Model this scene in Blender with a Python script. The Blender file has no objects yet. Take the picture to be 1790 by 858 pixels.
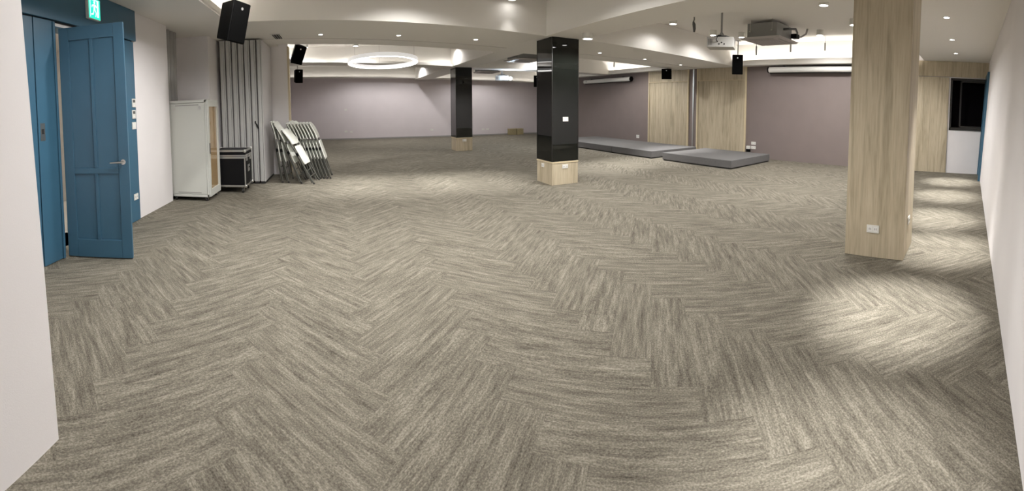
import bpy, bmesh, math, random
from mathutils import Vector, Matrix
random.seed(7)
R = math.radians
SC = bpy.context.scene
COL = SC.collection

# ---------------------------------------------------------------- camera
FPX = 705.1
cam = bpy.data.cameras.new('camera')
cam.type = 'PANO'
cam.panorama_type = 'CENTRAL_CYLINDRICAL'
cam.central_cylindrical_range_u_min = -895.0 / FPX
cam.central_cylindrical_range_u_max = 895.0 / FPX
cam.central_cylindrical_range_v_min = (221.06 - 858.0) / FPX
cam.central_cylindrical_range_v_max = 221.06 / FPX
cam.central_cylindrical_radius = 1.0
cam.clip_start = 0.02
camo = bpy.data.objects.new('camera', cam)
COL.objects.link(camo)
yaw, pitch, roll = 0.433736, 0.0523647, -0.0033567
fw = Vector((math.sin(yaw) * math.cos(pitch), math.cos(yaw) * math.cos(pitch), -math.sin(pitch)))
rt = Vector((math.cos(yaw), -math.sin(yaw), 0))
up = rt.cross(fw)
rt2 = rt * math.cos(roll) + up * math.sin(roll)
up2 = -rt * math.sin(roll) + up * math.cos(roll)
M = Matrix((rt2, up2, -fw)).transposed().to_4x4()
M.translation = Vector((0, 0, 1.5))
camo.matrix_world = M
SC.camera = camo

# ---------------------------------------------------------------- world, exposure
w = bpy.data.worlds.new('night')
SC.world = w
w.use_nodes = True
w.node_tree.nodes['Background'].inputs[0].default_value = (0.010, 0.012, 0.018, 1)
w.node_tree.nodes['Background'].inputs[1].default_value = 1.0
SC.view_settings.view_transform = 'Standard'
SC.view_settings.look = 'None'
SC.view_settings.exposure = 0.48
SC.view_settings.gamma = 1.0
SC.view_settings.use_curve_mapping = False
SC.cycles.use_denoising = True
SC.cycles.max_bounces = 10
SC.cycles.diffuse_bounces = 5
SC.cycles.sample_clamp_indirect = 6.0

LAMP = (1.0, 0.98, 0.955)      # warm white of the lamps
SPOT_W = 300.0                   # recessed spots
CAN_W = 130.0                    # surface-mounted downlights
LED_S = 38.0                     # cove strips
RING_S = 6.0

# ---------------------------------------------------------------- materials
def lin(c):
    return tuple(((v / 255) / 12.92 if v / 255 <= 0.04045 else ((v / 255 + 0.055) / 1.055) ** 2.4) for v in c)

class NT:
    def __init__(s, m):
        s.t = m.node_tree; s.n = s.t.nodes; s.l = s.t.links
        s.b = s.n['Principled BSDF']
    def add(s, ty, **kw):
        n = s.n.new(ty)
        for k, v in kw.items():
            setattr(n, k, v)
        return n
    def link(s, a, b):
        s.l.new(a, b)

def mat(name, col, rough=0.6, metal=0.0, spec=0.5, noise=None, bump=None, emit=None, coat=0.0):
    m = bpy.data.materials.new(name)
    m.use_nodes = True
    k = NT(m)
    k.b.inputs['Base Color'].default_value = (*col, 1)
    k.b.inputs['Roughness'].default_value = rough
    k.b.inputs['Metallic'].default_value = metal
    k.b.inputs['Specular IOR Level'].default_value = spec
    k.b.inputs['Coat Weight'].default_value = coat
    if noise or bump:
        tc = k.add('ShaderNodeTexCoord')
    if noise:
        sc, amt = noise
        nz = k.add('ShaderNodeTexNoise'); nz.inputs['Scale'].default_value = sc; nz.inputs['Detail'].default_value = 4
        k.link(tc.outputs['Object'], nz.inputs['Vector'])
        rp = k.add('ShaderNodeValToRGB')
        rp.color_ramp.elements[0].position = 0.3; rp.color_ramp.elements[1].position = 0.7
        rp.color_ramp.elements[0].color = (*[v * (1 - amt) for v in col], 1)
        rp.color_ramp.elements[1].color = (*[min(1, v * (1 + amt)) for v in col], 1)
        k.link(nz.outputs['Fac'], rp.inputs['Fac']); k.link(rp.outputs['Color'], k.b.inputs['Base Color'])
    if bump:
        sc, st = bump
        nb = k.add('ShaderNodeTexNoise'); nb.inputs['Scale'].default_value = sc; nb.inputs['Detail'].default_value = 3
        k.link(tc.outputs['Object'], nb.inputs['Vector'])
        bp = k.add('ShaderNodeBump'); bp.inputs['Strength'].default_value = st; bp.inputs['Distance'].default_value = 0.01
        k.link(nb.outputs['Fac'], bp.inputs['Height']); k.link(bp.outputs['Normal'], k.b.inputs['Normal'])
    if emit:
        k.b.inputs['Emission Color'].default_value = (*emit[0], 1)
        k.b.inputs['Emission Strength'].default_value = emit[1]
    return m

def wood_mat(name, c0, c1, c2, axis='z'):
    m = bpy.data.materials.new(name); m.use_nodes = True
    k = NT(m)
    tc = k.add('ShaderNodeTexCoord')
    oi = k.add('ShaderNodeObjectInfo')
    off = k.add('ShaderNodeVectorMath', operation='SCALE')
    off.inputs[0].default_value = (7.3, 5.1, 3.7)
    k.link(oi.outputs['Random'], off.inputs['Scale'])
    ad = k.add('ShaderNodeVectorMath', operation='ADD')
    k.link(tc.outputs['Object'], ad.inputs[0]); k.link(off.outputs[0], ad.inputs[1])
    mp = k.add('ShaderNodeMapping')
    mp.inputs['Scale'].default_value = {'z': (1, 1, 0.07), 'x': (0.07, 1, 1), 'y': (1, 0.07, 1)}[axis]
    k.link(ad.outputs[0], mp.inputs['Vector'])
    n1 = k.add('ShaderNodeTexNoise'); n1.inputs['Scale'].default_value = 9; n1.inputs['Detail'].default_value = 5
    n1.inputs['Distortion'].default_value = 0.9
    n2 = k.add('ShaderNodeTexNoise'); n2.inputs['Scale'].default_value = 55; n2.inputs['Detail'].default_value = 3
    k.link(mp.outputs[0], n1.inputs['Vector']); k.link(mp.outputs[0], n2.inputs['Vector'])
    mx = k.add('ShaderNodeMath', operation='MULTIPLY_ADD'); mx.inputs[1].default_value = 0.35
    k.link(n2.outputs['Fac'], mx.inputs[0])
    sc = k.add('ShaderNodeMath', operation='MULTIPLY'); sc.inputs[1].default_value = 0.7
    k.link(n1.outputs['Fac'], sc.inputs[0]); k.link(sc.outputs[0], mx.inputs[2])
    rp = k.add('ShaderNodeValToRGB')
    e = rp.color_ramp.elements
    e[0].position = 0.36; e[0].color = (*c0, 1)
    e[1].position = 0.66; e[1].color = (*c2, 1)
    x = e.new(0.5); x.color = (*c1, 1)
    k.link(mx.outputs[0], rp.inputs['Fac']); k.link(rp.outputs['Color'], k.b.inputs['Base Color'])
    k.b.inputs['Roughness'].default_value = 0.5
    bp = k.add('ShaderNodeBump'); bp.inputs['Strength'].default_value = 0.08; bp.inputs['Distance'].default_value = 0.004
    k.link(mx.outputs[0], bp.inputs['Height']); k.link(bp.outputs['Normal'], k.b.inputs['Normal'])
    return m

def carpet_mat():
    m = bpy.data.materials.new('carpet'); m.use_nodes = True
    k = NT(m)
    uv = k.add('ShaderNodeUVMap'); uv.uv_map = 'UVMap'
    oi = k.add('ShaderNodeObjectInfo')
    at = k.add('ShaderNodeAttribute', attribute_name='plank_random')
    rs = k.add('ShaderNodeMath', operation='ADD')
    k.link(oi.outputs['Random'], rs.inputs[0]); k.link(at.outputs['Fac'], rs.inputs[1])
    off = k.add('ShaderNodeVectorMath', operation='SCALE'); off.inputs[0].default_value = (53.0, 37.0, 11.0)
    k.link(rs.outputs[0], off.inputs['Scale'])
    ad = k.add('ShaderNodeVectorMath', operation='ADD')
    k.link(uv.outputs[0], ad.inputs[0]); k.link(off.outputs[0], ad.inputs[1])
    def streak(sx, sy, det):
        mp = k.add('ShaderNodeMapping'); mp.inputs['Scale'].default_value = (sx, sy, 1)
        k.link(ad.outputs[0], mp.inputs['Vector'])
        n = k.add('ShaderNodeTexNoise'); n.inputs['Scale'].default_value = 1.0; n.inputs['Detail'].default_value = det
        n.inputs['Roughness'].default_value = 0.6
        k.link(mp.outputs[0], n.inputs['Vector']); return n
    a = streak(2.6, 24, 3)          # broad streaks along the plank
    b = streak(8.0, 80, 2)          # thin streaks
    g = streak(95, 130, 2)         # yarn loops
    def mul(n, f):
        q = k.add('ShaderNodeMath', operation='MULTIPLY'); q.inputs[1].default_value = f
        k.link(n.outputs['Fac'], q.inputs[0]); return q
    s1 = k.add('ShaderNodeMath', operation='ADD'); k.link(mul(a, 0.40).outputs[0], s1.inputs[0]); k.link(mul(b, 0.24).outputs[0], s1.inputs[1])
    s2 = k.add('ShaderNodeMath', operation='ADD'); k.link(s1.outputs[0], s2.inputs[0]); k.link(mul(g, 0.46).outputs[0], s2.inputs[1])
    rp = k.add('ShaderNodeValToRGB')
    e = rp.color_ramp.elements
    e[0].position = 0.36; e[0].color = (*lin((67, 63, 56)), 1)
    e[1].position = 0.74; e[1].color = (*lin((158, 153, 140)), 1)
    x = e.new(0.55); x.color = (*lin((114, 109, 98)), 1)
    k.link(s2.outputs[0], rp.inputs['Fac'])
    k.link(rp.outputs['Color'], k.b.inputs['Base Color'])
    k.b.inputs['Roughness'].default_value = 0.95
    k.b.inputs['Specular IOR Level'].default_value = 0.1
    bp = k.add('ShaderNodeBump'); bp.inputs['Strength'].default_value = 0.6; bp.inputs['Distance'].default_value = 0.004
    k.link(g.outputs['Fac'], bp.inputs['Height']); k.link(bp.outputs['Normal'], k.b.inputs['Normal'])
    return m

M = {
    'white_wall': mat('white_wall_paint', (0.78, 0.752, 0.758), 0.75, noise=(2.0, 0.02), bump=(160, 0.05)),
    'lilac': mat('lilac_paint', (0.66, 0.605, 0.625), 0.75, noise=(2.0, 0.02)),
    'brown': mat('mauve_brown_paint', (0.215, 0.175, 0.165), 0.75, noise=(2.0, 0.03)),
    'ceil': mat('ceiling_paint', (0.77, 0.745, 0.705), 0.8),
    'blue': mat('blue_lacquer', (0.044, 0.125, 0.20), 0.34, noise=(3.0, 0.04)),
    'night': mat('night_dark', (0.006, 0.005, 0.006), 0.9, spec=0.0),
    'dark_gap': mat('dark_gap', (0.012, 0.012, 0.013), 0.8),
    'steel': mat('brushed_steel', (0.62, 0.60, 0.57), 0.3, 1.0),
    'alu': mat('aluminium', (0.72, 0.72, 0.71), 0.35, 1.0),
    'grey_alu': mat('partition_edge_grey', (0.52, 0.52, 0.51), 0.4, 0.2),
    'panel_white': mat('partition_face', (0.62, 0.60, 0.61), 0.6),
    'rubber': mat('black_rubber', (0.02, 0.02, 0.02), 0.6),
    'black': mat('black_plastic', (0.005, 0.005, 0.005), 0.6, spec=0.06),
    'grille': mat('speaker_grille', (0.003, 0.003, 0.003), 0.8, spec=0.02, bump=(500, 0.4)),
    'rack': mat('rack_grey_paint', (0.60, 0.61, 0.57), 0.42),
    'rack_in': mat('cardboard_behind_glass', lin((188, 160, 118)), 0.7, noise=(8, 0.08)),
    'case_black': mat('case_laminate', (0.005, 0.005, 0.006), 0.5, spec=0.2, bump=(220, 0.1)),
    'plastic': mat('white_plastic', (0.74, 0.73, 0.69), 0.4),
    'chair_white': mat('chair_white_plastic', (0.76, 0.77, 0.71), 0.5),
    'chair_grey': mat('chair_grey_tube', (0.115, 0.115, 0.10), 0.45, 0.4),
    'glass_black': mat('black_glass', (0.005, 0.006, 0.005), 0.02, spec=0.5),
    'wood_v': wood_mat('oak_laminate', lin((158, 146, 122)), lin((181, 168, 144)), lin((196, 184, 160))),
    'wood_h': wood_mat('oak_laminate_flat', lin((158, 146, 122)), lin((181, 168, 144)), lin((196, 184, 160)), 'y'),
    'trim_wood': mat('pale_wood_edge', lin((210, 195, 163)), 0.5),
    'stage': mat('stage_carpet_grey', (0.15, 0.147, 0.147), 0.92, noise=(60, 0.12), bump=(400, 0.4)),
    'pipe': mat('grey_pipe', (0.30, 0.29, 0.28), 0.5),
    'ac': mat('air_conditioner_grey', (0.27, 0.27, 0.26), 0.5, 0.2),
    'ac_panel': mat('air_conditioner_panel', (0.42, 0.39, 0.38), 0.5),
    'screen_case': mat('screen_case_white', (0.80, 0.79, 0.76), 0.35),
    'win_frame': mat('window_frame_black', (0.014, 0.013, 0.012), 0.35),
    'box': mat('woven_box_tan', lin((158, 146, 112)), 0.8, noise=(30, 0.2)),
    'lamp_on': mat('lamp_diffuser', (0.9, 0.9, 0.9), 0.5, emit=(LAMP, 12.0)),
    'led_on': mat('led_strip_light', (0.9, 0.9, 0.9), 0.5, emit=((1.0, 0.97, 0.92), LED_S)),
    'led_soft': mat('led_strip_soft', (0.9, 0.9, 0.9), 0.5, emit=((1.0, 0.97, 0.92), LED_S * 0.15)),
    'ring_side': mat('ring_glowing_side', (0.8, 0.8, 0.8), 0.4, emit=((1.0, 0.98, 0.95), 0.35)),
    'ring_on': mat('ring_diffuser', (0.9, 0.9, 0.9), 0.5, emit=((1.0, 0.98, 0.95), RING_S)),
    'sign_green': mat('sign_green_light', (0.0, 0.35, 0.22), 0.4, emit=((0.02, 0.72, 0.50), 1.0)),
    'sign_white': mat('sign_white_light', (0.8, 0.9, 0.85), 0.4, emit=((0.72, 1.0, 0.92), 1.1)),
    'lens_on': mat('projector_lens_light', (0.8, 0.9, 1), 0.3, emit=((0.82, 1.0, 0.92), 14.0)),
    'proj_blue': mat('projector_lit_grille', (0.4, 0.5, 0.8), 0.4, emit=((0.30, 0.48, 1.0), 0.8)),
    'proj_grey': mat('projector_grey', (0.42, 0.41, 0.39), 0.45),
    'proj_dark': mat('projector_vent_dark', (0.10, 0.10, 0.10), 0.6),
    'curtain': mat('grey_accordion_fabric', (0.34, 0.335, 0.325), 0.5),
    'hall_wall': mat('corridor_paint', (0.80, 0.76, 0.70), 0.8),
    'hall_wood': mat('corridor_wood', lin((205, 170, 120)), 0.6),
    'hall_fill': mat('added_corridor_lamp', (0.9, 0.9, 0.9), 0.5, emit=((1.0, 0.96, 0.88), 14.0)),
    'carpet': carpet_mat(),
    'subfloor': mat('floor_screed', (0.10, 0.095, 0.085), 0.95),
    'logo': mat('badge_silver', (0.6, 0.6, 0.6), 0.3, 0.8),
}
gm = bpy.data.materials.new('window_glass'); gm.use_nodes = True
gb = gm.node_tree.nodes['Principled BSDF']
gb.inputs['Transmission Weight'].default_value = 1.0; gb.inputs['Roughness'].default_value = 0.0
gb.inputs['Base Color'].default_value = (0.6, 0.62, 0.62, 1); gb.inputs['IOR'].default_value = 1.45
M['glass'] = gm
pm_ = bpy.data.materials.new('clear_pane'); pm_.use_nodes = True
_n = pm_.node_tree.nodes; _l = pm_.node_tree.links
_t = _n.new('ShaderNodeBsdfTransparent'); _g = _n.new('ShaderNodeBsdfGlossy'); _g.inputs['Roughness'].default_value = 0.02
_f = _n.new('ShaderNodeLayerWeight'); _f.inputs['Blend'].default_value = 0.08; _m = _n.new('ShaderNodeMixShader')
_l.new(_f.outputs['Facing'], _m.inputs[0]); _l.new(_t.outputs[0], _m.inputs[1]); _l.new(_g.outputs[0], _m.inputs[2])
_l.new(_m.outputs[0], _n['Material Output'].inputs['Surface'])
M['pane'] = pm_

# ---------------------------------------------------------------- mesh helpers
class MB:
    def __init__(s): s.v = []; s.f = []
    def box(s, x0, x1, y0, y1, z0, z1, rot=None, piv=None):
        b = len(s.v)
        P = [Vector(p) for p in ((x0,y0,z0),(x1,y0,z0),(x1,y1,z0),(x0,y1,z0),(x0,y0,z1),(x1,y0,z1),(x1,y1,z1),(x0,y1,z1))]
        if rot is not None:
            pv = Vector(piv) if piv else Vector(((x0+x1)/2,(y0+y1)/2,(z0+z1)/2))
            P = [rot @ (p - pv) + pv for p in P]
        s.v += [tuple(p) for p in P]
        s.f += [tuple(b+i for i in q) for q in ((0,3,2,1),(4,5,6,7),(0,1,5,4),(1,2,6,5),(2,3,7,6),(3,0,4,7))]
        return s
    def hexa(s, low, high):          # four bottom corners (ccw seen from above), four top corners
        b = len(s.v); s.v += [tuple(p) for p in low] + [tuple(p) for p in high]
        s.f += [tuple(b+i for i in q) for q in ((0,3,2,1),(4,5,6,7),(0,1,5,4),(1,2,6,5),(2,3,7,6),(3,0,4,7))]
        return s
    def tube(s, pts, r, n=8, caps=True):
        pts = [Vector(p) for p in pts]
        rr = r if isinstance(r, (list, tuple)) else [r] * len(pts)
        b = len(s.v)
        prev = None
        for i, p in enumerate(pts):
            t = (pts[min(i+1, len(pts)-1)] - pts[max(i-1, 0)]).normalized()
            if prev is None:
                a = Vector((0,0,1)) if abs(t.z) < 0.9 else Vector((1,0,0))
                x = t.cross(a).normalized()
            else:
                x = (prev - t * prev.dot(t)).normalized()
            y = t.cross(x); prev = x
            for k in range(n):
                an = 2*math.pi*k/n
                q = p + (x*math.cos(an) + y*math.sin(an)) * rr[i]
                s.v.append(tuple(q))
        for i in range(len(pts)-1):
            for k in range(n):
                k2 = (k+1) % n
                s.f.append((b+i*n+k, b+i*n+k2, b+(i+1)*n+k2, b+(i+1)*n+k))
        if caps:
            s.f.append(tuple(b+k for k in reversed(range(n))))
            s.f.append(tuple(b+(len(pts)-1)*n+k for k in range(n)))
        return s
    def lathe(s, prof, n=24, c=(0,0,0), closed=False):   # profile of (r, z) around z
        b = len(s.v); m = len(prof)
        for r, z in prof:
            for k in range(n):
                an = 2*math.pi*k/n
                s.v.append((c[0]+r*math.cos(an), c[1]+r*math.sin(an), c[2]+z))
        for i in range(m if closed else m-1):
            j = (i+1) % m
            for k in range(n):
                k2 = (k+1) % n
                s.f.append((b+i*n+k, b+i*n+k2, b+j*n+k2, b+j*n+k))
        if not closed:
            s.f.append(tuple(b+k for k in reversed(range(n)))); s.f.append(tuple(b+(m-1)*n+k for k in range(n)))
        return s
    def prism(s, poly, axis, a, b_):     # polygon in the two other axes, extruded along axis from a to b_
        b = len(s.v); n = len(poly)
        def P(u, v, t):
            return {'x': (t,u,v), 'y': (u,t,v), 'z': (u,v,t)}[axis]
        for t in (a, b_):
            s.v += [P(u, v, t) for u, v in poly]
        s.f.append(tuple(b+k for k in reversed(range(n)))); s.f.append(tuple(b+n+k for k in range(n)))
        for k in range(n):
            k2 = (k+1) % n
            s.f.append((b+k, b+k2, b+n+k2, b+n+k))
        return s
    def mesh(s, name, smooth=False):
        me = bpy.data.meshes.new(name)
        me.from_pydata(s.v, [], s.f)
        bm = bmesh.new(); bm.from_mesh(me)
        bmesh.ops.recalc_face_normals(bm, faces=bm.faces); bm.to_mesh(me); bm.free()
        if smooth:
            for p in me.polygons: p.use_smooth = True
            try: me.set_sharp_from_angle(angle=R(40))
            except Exception: pass
        return me
    def build(s, name, m, parent=None, loc=None, rz=0.0, smooth=False, bevel=0.0):
        me = s.mesh(name, smooth)
        me.materials.append(M[m] if isinstance(m, str) else m)
        o = bpy.data.objects.new(name, me); COL.objects.link(o)
        if parent is not None: o.parent = parent
        if loc is not None: o.location = loc
        if rz: o.rotation_euler.z = rz
        if bevel:
            md = o.modifiers.new('bevel', 'BEVEL'); md.width = bevel; md.segments = 2; md.limit_method = 'ANGLE'
        return o

def tag(o, label=None, cat=None, group=None, kind=None):
    if label: o['label'] = label
    if cat: o['category'] = cat
    if group: o['group'] = group
    if kind: o['kind'] = kind
    return o
def thing(name, label, cat, loc=(0,0,0), rz=0.0, group=None, kind=None):
    o = bpy.data.objects.new(name, None); COL.objects.link(o)
    o.empty_display_size = 0.1
    o.location = loc; o.rotation_euler.z = rz
    return tag(o, label, cat, group, kind)
def struct(name, label, mb, m, **kw):
    return tag(mb.build(name, m, **kw), label, None, None, 'structure')
def copy_tree(o, parent=None):
    c = o.copy(); COL.objects.link(c)
    if parent is not None: c.parent = parent
    for ch in list(o.children): copy_tree(ch, c)
    return c

# ---------------------------------------------------------------- dimensions
XL, YB, XR, YN = -2.78, 18.95, 10.5, -0.28      # door wall, lilac wall, brown wall, near wall
ZC, ZS = 3.42, 2.76                             # tray ceiling, beam underside
def zs(x):                                      # the left half of the soffit rises slightly to the left
    return ZS + 0.035 * max(0.0, 3.7 - x)

# ================================================================ FLOOR
floor = struct('floor', 'grey-beige carpeted floor in a herringbone of long planks', MB().box(-3.2, 10.7, -0.6, 19.1, -0.12, -0.0065), 'subfloor')
PW, PL, PT = 0.25, 1.0, 0.0065
def plank_mesh():
    mb = MB(); g = 0.0001
    a, b, c = PL/2-g, PW/2-g, 0.0002
    mb.hexa([(-a,-b,-PT),(a,-b,-PT),(a,b,-PT),(-a,b,-PT)], [(-a+c,-b+c,0),(a-c,-b+c,0),(a-c,b-c,0),(-a+c,b-c,0)])
    me = mb.mesh('carpet_plank')
    uvl = me.uv_layers.new(name='UVMap')
    for lp in me.loops:
        co = me.vertices[lp.vertex_index].co
        uvl.data[lp.index].uv = (co.x, co.y)
    me.materials.append(M['carpet'])
    return me
pm = plank_mesh()
spots = []
s2 = math.sqrt(0.5)
def uvw(u, v):                                   # herringbone axes: u at 45 degrees, v at 135 degrees
    return (s2*(u - v) + 0.24, s2*(u + v) - 0.12)
r_ = 4
for m_ in range(-30, 31):
    for n_ in range(-90, 91):
        for kind in (0, 1):
            if kind == 0: cu, cv, an = (n_ + r_*0.5 + 2*r_*m_)*PW, (n_ + 0.5)*PW, R(45)
            else: cu, cv, an = (r_ + n_ + 0.5 + 2*r_*m_)*PW, (1 - r_ + n_ + r_*0.5)*PW, R(135)
            x, y = uvw(cu, cv)
            if not (-3.3 < x < 10.75 and -0.6 < y < 19.2): continue
            if x < -2.2 and y > 9.6: continue
            if x < -1.7 and y < 1.0: continue
            d = Vector((x, y)); az = math.atan2(x, y) - yaw
            vis = abs(az) < R(74) and d.length > 1.25
            # how large it shows: solid angle ~ h / d^3
            spots.append((0 if vis else 1, d.length, x, y, an))
spots.sort()
for i, (nv, d, x, y, an) in enumerate(spots[:300]):
    o = bpy.data.objects.new('carpet_plank', pm); COL.objects.link(o)
    o.parent = floor; o.location = (x, y, 0); o.rotation_euler.z = an
rest = spots[300:]
vs, fs, uvs, rnd = [], [], [], []
base = [tuple(v.co) for v in pm.vertices]; bf = [tuple(p.vertices) for p in pm.polygons]
for (nv, d, x, y, an) in rest:
    b = len(vs); c, s_ = math.cos(an), math.sin(an); q = random.random()
    for (px, py, pz) in base:
        vs.append((x + c*px - s_*py, y + s_*px + c*py, pz)); rnd.append(q)
    for f in bf:
        fs.append(tuple(b+i for i in f)); uvs += [base[i][:2] for i in f]
me = bpy.data.meshes.new('carpet_planks_far'); me.from_pydata(vs, [], fs)
ul = me.uv_layers.new(name='UVMap')
ul.data.foreach_set('uv', [t for u in uvs for t in u])
at = me.attributes.new('plank_random', 'FLOAT', 'POINT'); at.data.foreach_set('value', rnd)
me.materials.append(M['carpet'])
o = bpy.data.objects.new('carpet_planks_far', me); COL.objects.link(o); o.parent = floor; o['kind'] = 'stuff'

# ================================================================ WALLS
ZT = 3.6
struct('wall_stub', 'white wall end close by at the left edge', MB().hexa(
    [(-1.45,-0.5,0),(-1.24,-0.5,0),(-1.24,1.39,0),(-1.45,1.39,0)], [(-1.63,-0.5,ZT),(-1.42,-0.5,ZT),(-1.42,1.39,ZT),(-1.63,1.39,ZT)]), 'white_wall')
struct('wall_return', 'white return wall between the near wall end and the blue door wall', MB().box(-3.0, -1.46, 1.19, 1.38, 0, ZT), 'white_wall')
wl = MB()
wl.box(-2.98, XL, 1.38, 3.33, 0, ZT).box(-2.98, XL, 4.09, 6.32, 0, ZT).box(-2.98, XL, 3.33, 4.09, 2.50, ZT)
struct('wall_left', 'white wall around and beyond the blue door', wl, 'white_wall')
wn = MB()
wn.box(-3.35, -3.15, 6.12, 7.6, 0, ZT).box(-3.15, -2.98, 6.12, 6.32, 0, ZT)
struct('wall_niche', 'white back wall of the niche behind the rack cabinet', wn, 'white_wall')
struct('wall_pier', 'white pier between niche and folding partition', MB().box(-3.35, -2.43, 7.5, 9.2, 0, ZT), 'white_wall')
struct('wall_partition_end', 'white wall behind the stacked partition panels', MB().box(-3.0, -1.10, 9.2, 9.36, 0, ZT), 'white_wall')
struct('trim_1', 'narrow pale wood edge strip beside the folding chairs', MB().box(-1.10, -1.065, 9.19, 9.37, 0, zs(-1.1)), 'trim_wood')
struct('wall_left_far', 'lilac side wall of the far half of the hall', MB().box(-2.5, -2.3, 9.36, YB + 0.2, 0, ZT), 'lilac')
struct('wall_back', 'long lilac wall at the far end of the hall', MB().box(-2.3, 10.75, YB, YB + 0.2, 0, ZT), 'lilac')
struct('wall_right', 'long mauve-brown wall behind the stage platforms', MB().box(XR, XR + 0.2, 1.55, YB, 0, ZT), 'brown')
ww = MB()
ww.box(XR, XR+0.2, -0.6, 1.55, 0, 1.12).box(XR, XR+0.2, -0.6, 1.55, 2.47, ZT).box(XR, XR+0.2, 0.56, 1.55, 1.12, 2.47).box(XR, XR+0.2, -0.6, -0.43, 1.12, 2.47)
struct('wall_window', 'white wall around the dark window', ww, 'white_wall')
struct('wall_near', 'long white wall running along the right edge', MB().hexa(
    [(-1.6,-0.62,0),(10.7,-0.62,0),(10.7,YN,0),(-1.6,YN,0)], [(-1.6,-0.8,ZT),(10.7,-0.8,ZT),(10.7,YN-0.17,ZT),(-1.6,YN-0.17,ZT)]), 'white_wall')

# ================================================================ CEILING
struct('ceiling', 'off-white tray ceiling of the hall', MB().box(-3.4, 10.7, -0.8, 19.15, ZC, ZC + 0.2), 'ceil')
def slab(x0, x1, y0, y1, dz=0.0):
    return MB().hexa([(x0,y0,zs(x0)+dz),(x1,y0,zs(x1)+dz),(x1,y1,zs(x1)+dz),(x0,y1,zs(x0)+dz)],
                     [(x0,y0,ZC),(x1,y0,ZC),(x1,y1,ZC),(x0,y1,ZC)])
struct('ceiling_beam', 'wide cross beam left of the near black column', slab(-3.3, 3.68, 6.45, 8.15), 'ceil')
struct('ceiling_beam', 'strip beyond the partition track along the left cross beam', slab(-3.3, 3.68, 8.21, 8.87, 0.0), 'ceil')
cb = MB().hexa([(4.42,6.40,ZS),(10.5,6.90,ZS),(10.5,8.25,ZS),(4.42,8.15,ZS)], [(4.42,6.40,ZC),(10.5,6.90,ZC),(10.5,8.25,ZC),(4.42,8.15,ZC)])
struct('ceiling_beam', 'wide cross beam right of the near black column', cb, 'ceil')
cb = MB().hexa([(4.42,8.21,ZS),(10.5,8.31,ZS),(10.5,9.35,ZS),(4.42,8.87,ZS)], [(4.42,8.21,ZC),(10.5,8.31,ZC),(10.5,9.35,ZC),(4.42,8.87,ZC)])
struct('ceiling_beam', 'strip beyond the partition track along the right cross beam', cb, 'ceil')
struct('ceiling_beam', 'long beam carried by the three columns', MB().box(3.68, 4.42, 1.28, YB, ZS, ZC), 'ceil')
struct('ceiling_beam', 'far cross beam left of the far black column', slab(-2.3, 3.68, 12.65, 13.35), 'ceil')
struct('ceiling_beam', 'far cross beam right of the far black column', MB().box(4.42, 10.5, 12.75, 13.4, ZS, ZC), 'ceil')
cb = MB().hexa([(-2.3,18.55,2.92),(10.5,18.55,2.66),(10.5,YB,2.66),(-2.3,YB,2.92)], [(-2.3,18.55,ZC),(10.5,18.55,ZC),(10.5,YB,ZC),(-2.3,YB,ZC)])
struct('ceiling_beam', 'cream beam along the top of the lilac wall', cb, 'ceil')
struct('ceiling_soffit', 'lowered ceiling strip over the passage at right', MB().box(-1.6, 10.5, -0.75, 1.28, 2.90, ZC), 'ceil')
# left soffit with cove
sf = MB()
sf.hexa([(-3.3,1.28,zs(-3.3)),(-1.72,1.28,zs(-1.72)),(-1.72,6.45,zs(-1.72)),(-3.3,6.45,zs(-3.3))], [(-3.3,1.28,zs(-3.3)+.05),(-1.72,1.28,zs(-1.72)+.04),(-1.72,6.45,zs(-1.72)+.04),(-3.3,6.45,zs(-3.3)+.05)])
sf.box(-1.75, -1.72, 1.28, 6.45, zs(-1.72)+.03, zs(-1.72)+.13)
sf.box(-2.35, -2.25, 1.28, 6.45, zs(-2.3)+.03, ZC)
struct('ceiling_soffit', 'lowered ceiling strip over the blue door with a lit cove', sf, 'ceil')
# far left cove
sf = MB()
sf.box(-2.3, -1.30, 8.87, 12.65, zs(-1.3), zs(-1.3)+.03).box(-1.33, -1.30, 8.87, 12.65, zs(-1.3)+.03, zs(-1.3)+.12)
struct('ceiling_soffit', 'lit cove ledge along the far left wall', sf, 'ceil')
# right coves
def right_cove(y0, y1, label):
    sf = MB()
    sf.box(10.16, XR, y0, y1, ZS, ZS+.03).box(10.16, 10.19, y0, y1, ZS+.03, ZS+.15)
    sf.box(XR-.03, XR-.001, y0, y1, ZS+.03, ZC)
    struct('ceiling_soffit', label, sf, 'ceil')
right_cove(1.56, 6.87, 'lit cove ledge above the large brown wall field')
right_cove(9.28, 12.75, 'lit cove ledge above the far brown wall field')
right_cove(13.4, 18.55, 'lit cove ledge in the far right corner')
def led(x0, x1, y0, y1, z, label):
    tag(MB().box(x0, x1, y0, y1, z, z + 0.012).build('led_strip', 'led_on'), label, 'light', 'cove light strips')
led(10.28, 10.31, 1.62, 6.80, ZS+.031, 'glowing strip lighting the cove above the large brown wall field')
led(10.28, 10.31, 9.36, 12.70, ZS+.031, 'glowing strip lighting the cove near the far wood door')
led(10.28, 10.31, 13.45, 18.5, ZS+.031, 'glowing strip lighting the cove in the far right corner')
led(-1.93, -1.90, 1.33, 6.40, zs(-1.9)+.056, 'glowing strip lighting the cove beside the blue door')
led(-1.75, -1.72, 8.92, 12.60, zs(-1.3)+.031, 'glowing strip lighting the cove behind the folding chairs')
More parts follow.
